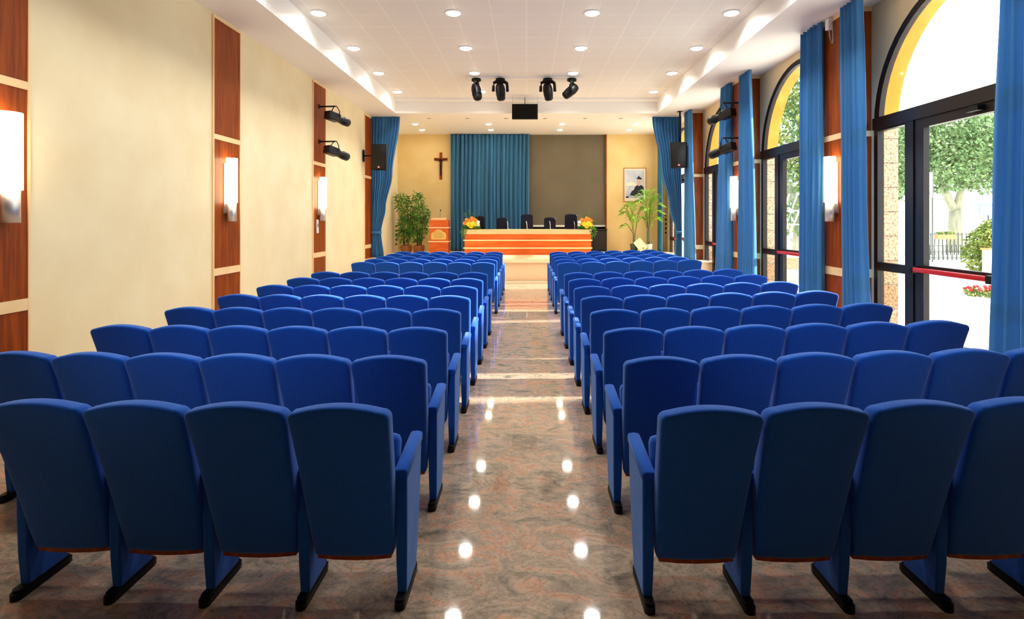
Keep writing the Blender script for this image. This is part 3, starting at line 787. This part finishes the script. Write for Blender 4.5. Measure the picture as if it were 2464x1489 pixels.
bamboo(-4.45, 23.2, [(-.06, 0, 2.15, .25, .25, .38), (.1, 0, 1.62, .32, .28, .42), (.02, 0, 1.1, .36, .28, .45), (-.1, 0, .7, .28, .25, .3)], 4, 'right potted bamboo, beside the lectern')

def palm(x, y, fr, seed, label, potm, hs):
    rnd = random.Random(seed); o = empty('potted_palm', (x, y, ST)); tag(o, label, 'plant', 'potted palms under the framed picture')
    MB().lathe([(.13, 0), (.17, .30), (.18, .34), (.15, .34), (.15, .30)], n=18).build('pot', potm, o)
    MB().lathe([(.001, .29), (.15, .30)], n=12, cap=False).build('soil', M['dark'], o)
    for k, (a, h, reach) in enumerate(fr):
        m = MB(); base = Vector((rnd.uniform(-.05, .05), rnd.uniform(-.05, .05), .3)); pts = []
        ca, sa = math.cos(R(a)), math.sin(R(a)) * .5
        for t in range(11):
            s = t / 10; r_ = reach * s ** 1.6; z = .3 + (h - .3) * math.sin(min(1, s * 1.12) * PI / 2) - .25 * max(0, s - .7) * reach * 3
            pts.append(Vector((base.x + ca * r_, base.y + sa * r_, z)))
        m.tube(pts, [.014 - .001 * i for i in range(11)], 6, 1)
        for t in range(4, 30):
            s = .35 + .65 * (t - 4) / 26; q_ = s * 10; i = min(9, int(q_)); p = pts[i].lerp(pts[i + 1], q_ - i); d = (pts[i + 1] - pts[i]).normalized()
            for sd in (-1, 1):
                side = d.cross(Vector((0, 0, 1)));
                side = (side.normalized() if side.length > .05 else Vector((0, 1, 0))) * sd
                side = (side + Vector((rnd.uniform(-.5, .5), rnd.uniform(-.2, .2), 0)) * .6)
                l = .34 * math.sin(PI * min(1, .25 + .75 * (1 - s) + .15)) * rnd.uniform(.8, 1.1); e = p + side * l * .7 + d * l * .6 + Vector((0, 0, -.06))
                wv = d * .018 + Vector((0, 0, .008))
                md = p.lerp(e, .5) + Vector((0, 0, .03))
                m.add([p, md + wv, e, md - wv], [(0, 1, 2, 3)], 0)
        m.build('frond', [M['leaf2'], M['stem']], o)
palm(4.52, 23.6, [(165, 1.9, .55), (200, 1.75, .6), (130, 2.05, .35), (20, 1.9, .45), (250, 1.6, .5), (80, 2.1, .2), (340, 1.5, .5), (185, 1.2, .55)], 5, 'smaller palm in dark pot, left of the pair', M['pot'], 1)
palm(5.10, 23.5, [(150, 2.5, .55), (110, 2.6, .3), (40, 2.45, .5), (10, 2.1, .6), (350, 1.8, .6), (200, 2.2, .55), (70, 2.6, .2), (320, 1.5, .5), (230, 1.9, .4), (170, 1.5, .35), (30, 2.3, .35), (130, 2.3, .5)], 6, 'taller yellow green palm in pale pot, right of the pair', M['potw'], 1)
o = MB().lathe([(.12, 0), (.16, .08), (.15, .2), (.09, .27), (.02, .29)], n=18).build('wicker_basket', M['wicker'], None, (4.83, 23.35, ST)); tag(o, 'round orange wicker basket between the palm pots', 'basket')
MB().tube([(-.12, 0, .2), (-.08, 0, .34), (0, 0, .38), (.08, 0, .34), (.12, 0, .2)], .012).build('handle', M['wicker'], o)
o = MB().box(-.18, .18, -.008, .008, 0, .5, 0, Matrix.Rotation(R(-12), 4, 'X') @ Matrix.Rotation(R(-38), 4, 'Y')).build('paper_wrap', M['paper'], None, (4.87, 23.2, ST + .08)); tag(o, 'slanted cream paper wrap against the palm pots', 'paper')
bpy.data.objects['paper_wrap'].location.z = ST + .12

def flowers(x, seed, s, label):
    rnd = random.Random(seed); o = empty('flower_arrangement', (x, 21.93, ST + .98)); tag(o, label, 'flowers', 'yellow flower arrangements on the desk ends')
    MB().lathe([(.10, 0), (.15, .06), (.14, .1), (.11, .1)], n=16).build('bowl', M['dark'], o)
    m = leafcloud(rnd, [(0, -.02, .10, .30, .2, .12), (-.26 * s, -.34, -.10, .07, .06, .22), (.15 * s, -.05, .08, .15, .15, .1)], 420, .13, .022)
    for a, l in ((120, .55), (100, .62), (60, .45), (150, .4), (85, .5)):
        b0 = Vector((0, 0, .15)); t = Vector((math.cos(R(a)) * l * -s * -1, 0, .15 + math.sin(R(a)) * l))
        for k in range(12):
            p = b0.lerp(t, .3 + .7 * k / 12); d = (t - b0).normalized()
            for sd in (-1, 1):
                sv = Vector((-d.z, 0, d.x)) * sd * .06 + d * .06
                m.add([p, p + sv * .5 + Vector((0, .01, 0)), p + sv, p + sv * .5 - Vector((0, .01, 0)) + d * .015], [(0, 1, 2, 3)])
    m.build('greenery', M['leaf1'], o)
    def bloom(px_, py_, pz_, r, mt, face):
        b_ = MB(); T = Matrix.Translation((px_, py_, pz_)) @ Vector(face).normalized().to_track_quat('Z', 'Y').to_matrix().to_4x4()
        for k in range(9):
            a = 2 * PI * k / 9; c_, s_ = math.cos(a), math.sin(a); t_ = Vector((-s_, c_, 0)) * r * .32
            p0 = Vector((0, 0, 0)); p1 = Vector((c_, s_, .25)) * r * .6; p2 = Vector((c_, s_, .15)) * r
            b_.add([p0, p1 + t_, p2, p1 - t_], [(0, 1, 2, 3)], 0, False, T)
        b_.sphere((0, 0, r * .12), r * .26, 0, 8, 6, T)
        b_.build('bloom', mt, o)
    pts = [(-.08, -.2, .20, .12, 'yellow'), (.08, -.2, .22, .12, 'yellow'), (0, -.22, .12, .11, 'yellow'), (.16, -.18, .18, .1, 'yellow'),
           (0, -.12, .36, .10, 'orangep'), (.10, -.12, .38, .10, 'orangep'), (-.10, -.12, .33, .1, 'orangep'), (-.24, -.14, .24, .1, 'orangep'), (.18, -.1, .34, .09, 'orangep'),
           (-.27 * s * -1, -.16, .28, .08, 'whitep'), (.27 * s, -.16, .18, .08, 'whitep'), (.02, -.1, .44, .08, 'orangep'), (-.18, -.12, .38, .08, 'orangep')]
    for a, b_, c_, r, k in pts: bloom(a, b_, c_, r, M[k], (a * .6, -1, .5))
flowers(-2.15, 11, 1, 'yellow and white flower arrangement on the left end of the desk')
flowers(2.32, 12, -1, 'yellow flower arrangement on the right end of the desk')

# ------------------------------------------------------------------ loudspeakers, screen, stage lights
def speaker(x, y, z, sx, w, label):
    o = empty('loudspeaker', (x, y, z)); tag(o, label, 'speaker', 'black wall loudspeakers beside the stage')
    P = [(-w / 2, 0), (w / 2, 0), (w / 2 - .06, .36), (-w / 2 + .06, .36)]
    MB().prism(P, 'z', 0, .86).build('cabinet', M['black'], o)
    MB().box(-w / 2 + .02, w / 2 - .02, -.012, 0, .03, .83, 0, None, .005).build('grille', M['blackm'], o)
    MB().box(-.035, .035, -.016, -.012, .05, .12).build('badge', M['red'], o)['label'] = 'small red badge'
    MB().box(-.02, .02, -.018, -.016, .07, .10).build('badge_mark', M['signw'], o)
    br = MB()
    if sx < 0: br.tube([(0, .3, .5), (-.25, .3, .5), (XL - x + .03, .3, .5)], .025); br.box(XL - x + .02, XL - x + .04, .2, .4, .3, .7)
    else: br.tube([(.12, .3, .8), (.12, .3, ZS - z)], .03); br.box(.04, .2, .22, .38, ZS - z - .02, ZS - z); br.tube([(.12, .3, .8), (.0, .25, .7)], .02)
    br.build('bracket', M['blackm'], o)
speaker(-4.98, 18.9, H + (528 - 408) * 18.9 / FPX, -1, .49, 'black loudspeaker bracketed to the left wall beside the curtain')
speaker(5.13, 18.9, H + (528 - 403) * 18.9 / FPX, 1, .54, 'black loudspeaker hanging in front of the right stage curtain')

# ceiling television
p = px(1263, 268, 19.1); o = empty('ceiling_television', (p.x, 19.1, 0)); tag(o, 'black flat television hanging from the ceiling centre', 'television')
MB().box(-.44, .44, 0, .08, 5.38, 5.90, 0, None, .01).build('screen_housing', M['black'], o)
MB().box(-.42, .42, -.003, 0, 5.41, 5.875).build('screen', M['tv'], o)
MB().tube([(0, .06, 5.88), (0, .06, ZC)], .02).build('pole', M['grey'], o); MB().box(-.14, .14, 0, .12, ZC - .02, ZC).build('ceiling_plate', M['white'], o)
for s in (-1, 1): MB().tube([(s * .43, .05, 5.9), (s * .43, .05, ZC)], .004).build('wire', M['grey'], o)

# ceiling rail and moving heads
YM = 16.6
rail = MB().box(-1.75, 1.65, YM - .06, YM + .16, ZC - .035, ZC).build('ceiling_mount_rail', M['white']); tag(rail, 'white mounting rail on the ceiling above the moving lights', 'rail')
def moving_head(x, yaw, pitch, roll, label):
    o = empty('moving_head_light', (x, YM, ZC - .035), yaw); tag(o, label, 'stage light', 'black moving head lights on the ceiling')
    MB().lathe([(.13, 0), (.14, -.03), (.14, -.07), (.10, -.08)], n=20).build('base', M['black'], o)
    y = MB()
    for s in (-1, 1):
        pts = [(s * .0, 0, -.09), (s * .13, 0, -.095), (s * .19, 0, -.13), (s * .205, 0, -.22), (s * .21, 0, -.38)]
        y.tube(pts, [.05, .05, .048, .042, .046], 10)
    y.build('yoke', M['black'], o)
    T = Matrix.Translation((0, 0, -.34)) @ Matrix.Rotation(pitch, 4, 'X') @ Matrix.Rotation(roll, 4, 'Y')
    h = MB().lathe([(.03, .21), (.09, .19), (.125, .12), (.145, .02), (.14, -.08), (.125, -.18), (.118, -.27), (.10, -.29)], n=20, T=T)
    for k in range(4): h.lathe([(.128, -.10 - k * .04), (.150 - k * .006, -.105 - k * .04), (.150 - k * .006, -.115 - k * .04), (.128, -.12 - k * .04)], n=20, T=T)
    h.build('head', M['black'], o)
    MB().lathe([(.09, -.295), (.07, -.31), (.01, -.315)], n=18, T=T).build('lens', M['tv'], o)
moving_head(px(1146, 0, YM).x, R(80), R(-12), R(4), 'black moving head light leftmost of the four on the ceiling')
moving_head(px(1204, 0, YM).x, R(5), R(10), R(-6), 'black moving head light second from the left on the ceiling')
moving_head(px(1318, 0, YM).x, R(-4), R(8), R(-8), 'black moving head light third from the left on the ceiling')
moving_head(px(1376, 0, YM).x, R(75), R(52), R(5), 'tilted black moving head light rightmost on the ceiling')

# wall projectors
def projector(a, b, arm0, arm1, label):
    a, b, arm0, arm1 = map(Vector, (a, b, arm0, arm1)); o = empty('theatre_projector', arm0); tag(o, label, 'stage light', 'black projectors on wall arms')
    ar = MB().tube([(0, 0, 0), arm1 - arm0], .022); ar.box(-.02, .02, -.06, .06, -.06, .06)
    ar.build('wall_arm', M['blackm'], o)
    d = (b - a).normalized(); L = (b - a).length
    T = Matrix.Translation(a - arm0) @ d.to_track_quat('Z', 'Y').to_matrix().to_4x4()
    MB().box(-.12, .12, -.11, .11, 0, L * .5, 0, T, .03).build('lamp_house', M['blackm'], o)
    k = MB().lathe([(.095, L * .5), (.10, L * .55), (.10, L * .72), (.115, L * .74), (.115, L * .97), (.10, L)], n=18, T=T); k.build('barrel', M['blackm'], o)
    MB().lathe([(.097, L + .002), (.05, L + .02), (.002, L + .025)], n=18, T=T).build('lens', M['tv'], o)
    mid = a.lerp(b, .38) - arm0; top = arm1 - arm0
    y = MB(); s_ = Vector((d.y, -d.x, 0)).normalized() * .15
    y.tube([mid + s_, mid + s_ + Vector((0, 0, .16)), top + s_ * .3, top - s_ * .3, mid - s_ + Vector((0, 0, .16)), mid - s_], .013, 6); y.build('yoke', M['blackm'], o)
def P3(x, y, Z): return px(x, y, Z)
projector(P3(787, 275, 14.8), P3(838, 296, 15.5), (XL + .02, 15.1, 5.0), (-5.13, 15.05, 5.0), 'upper black projector on the left wall arm')
projector(P3(785, 358, 14.8), P3(836, 378, 15.5), (XL + .02, 15.1, 4.06), (-5.13, 15.05, 4.06), 'lower black projector on the left wall arm')
projector(P3(1765, 268, 14.6), P3(1707, 292, 15.3), (5.60, 14.75, 5.03), (5.17, 14.75, 5.03), 'upper black projector on the right wall arm')
projector(P3(1766, 350, 14.6), P3(1710, 374, 15.3), (5.60, 14.75, 4.11), (5.17, 14.75, 4.11), 'lower black projector on the right wall arm')

# ------------------------------------------------------------------ outdoors
g = MB().box(XR + .42, 90, -30, 120, -.25, -.02).build('pavement', M['pave']); tag(g, 'bright pale paved terrace outside the windows', 'pavement', kind='structure')
def tree(x, y, h, blobs, n, L, seed, label, lm, trunk=True, grp=None):
    rnd = random.Random(seed); o = empty('tree', (x, y, -.02)); tag(o, label, 'tree', grp)
    if trunk:
        t = MB(); t.tube([(0, 0, 0), (.05, 0, h * .14), (.1, 0, h * .27)], [.45, .36, .32], 10)
        t.tube([(.1, 0, h * .25), (-.6, 0, h * .40), (-1.3, 0, h * .55)], [.26, .2, .1]); t.tube([(.1, 0, h * .25), (.5, 0, h * .42), (.9, 0, h * .6)], [.24, .18, .1])
        t.tube([(.5, 0, h * .40), (1.6, .2, h * .45), (2.6, .3, h * .5)], [.14, .1, .06]); t.build('trunk', M['bark'], o)
    tag(leafcloud(rnd, blobs, n, L, L * .32).build('crown', lm, o), kind='stuff')
def out_pt(x, y, Z): return px(x, y, Z)
p = px(2295, 575, 34)
tree(p.x, 34, 9.5, [(-1.5, 0, 5.8, 3.4, 2.5, 2.3), (2.5, 0, 5.9, 3.8, 2.5, 2.3), (0, 0, 7.2, 3.6, 2.6, 1.9), (-3.3, 0, 5.0, 2.0, 2, 1.9), (4.6, 0, 4.6, 1.6, 2, 1.8)], 20000, .27, 21, 'large pale green tree with forked trunk beyond the fence', M['leaf3'])
p = px(1925, 560, 27)
tree(p.x, 27, 9, [(0, 0, 3.2, 1.5, 1.5, 2.2), (.4, 0, 6, 2.0, 1.7, 2.2), (.6, 0, 8.6, 1.9, 1.7, 2.0)], 6500, .26, 22, 'yellow green leafy tree seen through the second window', M['leaf4'])
p = px(1722, 560, 33)
tree(p.x + .2, 33, 9, [(.4, 0, 6.6, 1.0, 1.2, 1.2)], 900, .25, 23, 'distant foliage seen through the third window', M['leaf3'])
# hedge
p = px(2392, 640, 19); rnd = random.Random(31); o = empty('hedge', (p.x + .55, 19, -.02)); tag(o, 'tall light green hedge beside the white gate pillar outside', 'hedge')
tag(leafcloud(rnd, [(-.1, 0, .9, 1.35, 1, 1.05), (.2, 0, 1.6, 1.1, .9, .6)], 8000, .13, .045).build('foliage', M['leaf4'], o), kind='stuff')
MB().tube([(0, 0, 0), (0, 0, 1.2)], .05).build('stem', M['bark'], o)
p = px(2347, 640, 19); o = MB().box(-.14, .14, -.14, .14, 0, .98).build('gate_pillar', M['pave'], None, (p.x, 18.4, -.02)); tag(o, 'short pale pillar in front of the hedge outside', 'pillar')
MB().box(-.18, .18, -.18, .18, .98, 1.05).build('cap', M['terra'], o)
# fence with posts
def fence(y, xa, xb, h, label, z0=0.0):
    o = empty('iron_fence', (xa, y, z0 - .02)); tag(o, label, 'fence', 'iron railings outside the nearest window')
    MB().box(0, xb - xa, -.02, .02, h * .9, h * .9 + .04).build('top_rail', M['iron'], o); MB().box(0, xb - xa, -.02, .02, h * .12, h * .12 + .04).build('bottom_rail', M['iron'], o)
    nb = int((xb - xa) / .22)
    me = MB().tube([(0, 0, 0), (0, 0, h)], .03, 5).mesh('bar', M['iron'])
    for k in range(nb): inst('bar', me, o, (.1 + k * .22, 0, 0))
fence(27.5, 19.0, 23.4, .75, 'nearer low iron railing outside the nearest window')
fence(31.5, 21.5, 29.5, 1.25, 'farther iron railing with flower boxes outside')
p = px(2277, 571, 31.2); o = MB().box(-.5, .5, -.14, .14, 0, .26).build('planter_box', M['terra'], None, (p.x, 31.3, p.z - .1)); tag(o, 'long terracotta planter box on the farther railing', 'planter')
leafcloud(random.Random(5), [(0, 0, .34, .5, .14, .12)], 260, .1, .03).build('plants', M['leaf4'], o)
# sign on pole
p = px(2236, 445, 26); o = empty('sign_on_pole', (p.x + .15, 26, -.02)); tag(o, 'white hanging sign on a thin pole outside', 'sign')
MB().tube([(0, 0, 0), (0, 0, p.z + .7)], .03).build('pole', M['iron'], o)
q = MB().box(-.62, 0, -.02, .02, p.z - .55, p.z + .6, 0).build('board', M['signw'], o)
MB().box(-.5, -.1, -.025, -.02, p.z - .45, p.z - .3).build('board_mark', M['signb'], q); MB().box(-.36, -.2, -.025, -.02, p.z - .1, p.z + .25).build('board_mark', M['signb'], q)
# small information board
p = px(2378, 505, 25); o = empty('information_board', (p.x, 25, -.02)); tag(o, 'small blue framed board above the hedge outside', 'sign')
MB().tube([(0, 0, 0), (0, 0, p.z + .2)], .03).build('pole', M['iron'], o)
q = MB().box(-.42, .42, -.03, .03, p.z - .22, p.z + .3).build('board', M['signb'], o); MB().box(-.35, .35, -.035, -.03, p.z - .15, p.z + .2).build('board_face', M['signw'], q)
# flower bed
p = px(2370, 685, 14.5); o = empty('flower_bed', (p.x + .1, 14.5, -.02)); tag(o, 'low bed of red flowers outside the nearest door', 'flower bed')
leafcloud(random.Random(9), [(0, 0, .1, .6, .5, .12)], 300, .12, .035).build('leaves', M['leaf4'], o)
m_ = MB(); r_ = random.Random(3)
for k in range(40): m_.sphere((r_.uniform(-.5, .5), r_.uniform(-.45, .3), .16 + r_.uniform(0, .1)), .05, 0, 6, 4)
tag(m_.build('red_blossoms', M['red'], o), kind='stuff')
# stone planter wall seen through second window
o = MB().box(0, 2.6, -.5, .5, 0, .78).build('stone_planter', M['stone'], None, (8.0, 18.2, -.02)); tag(o, 'low sandstone planter wall outside the second door', 'planter wall')
MB().box(-.05, 2.65, -.56, .56, .78, .86).build('coping', M['pave'], o)
o = empty('white_trellis', (9.55, 20.3, -.02)); tag(o, 'leaning white metal trellis in front of the second tree', 'trellis')
for k in range(4): MB().tube([(-1.1 + k * .20, 0, .0), (-.9 + k * .22, 0, .9), (-.35 + k * .3, 0, 2.9)], .03).build('bar', M['signw'], o)
for k in range(3): MB().tube([(-.75 + k * .2, 0, 1.3 + k * .5), (.05 + k * .26, 0, 1.3 + k * .5)], .02).build('rung', M['signw'], o)
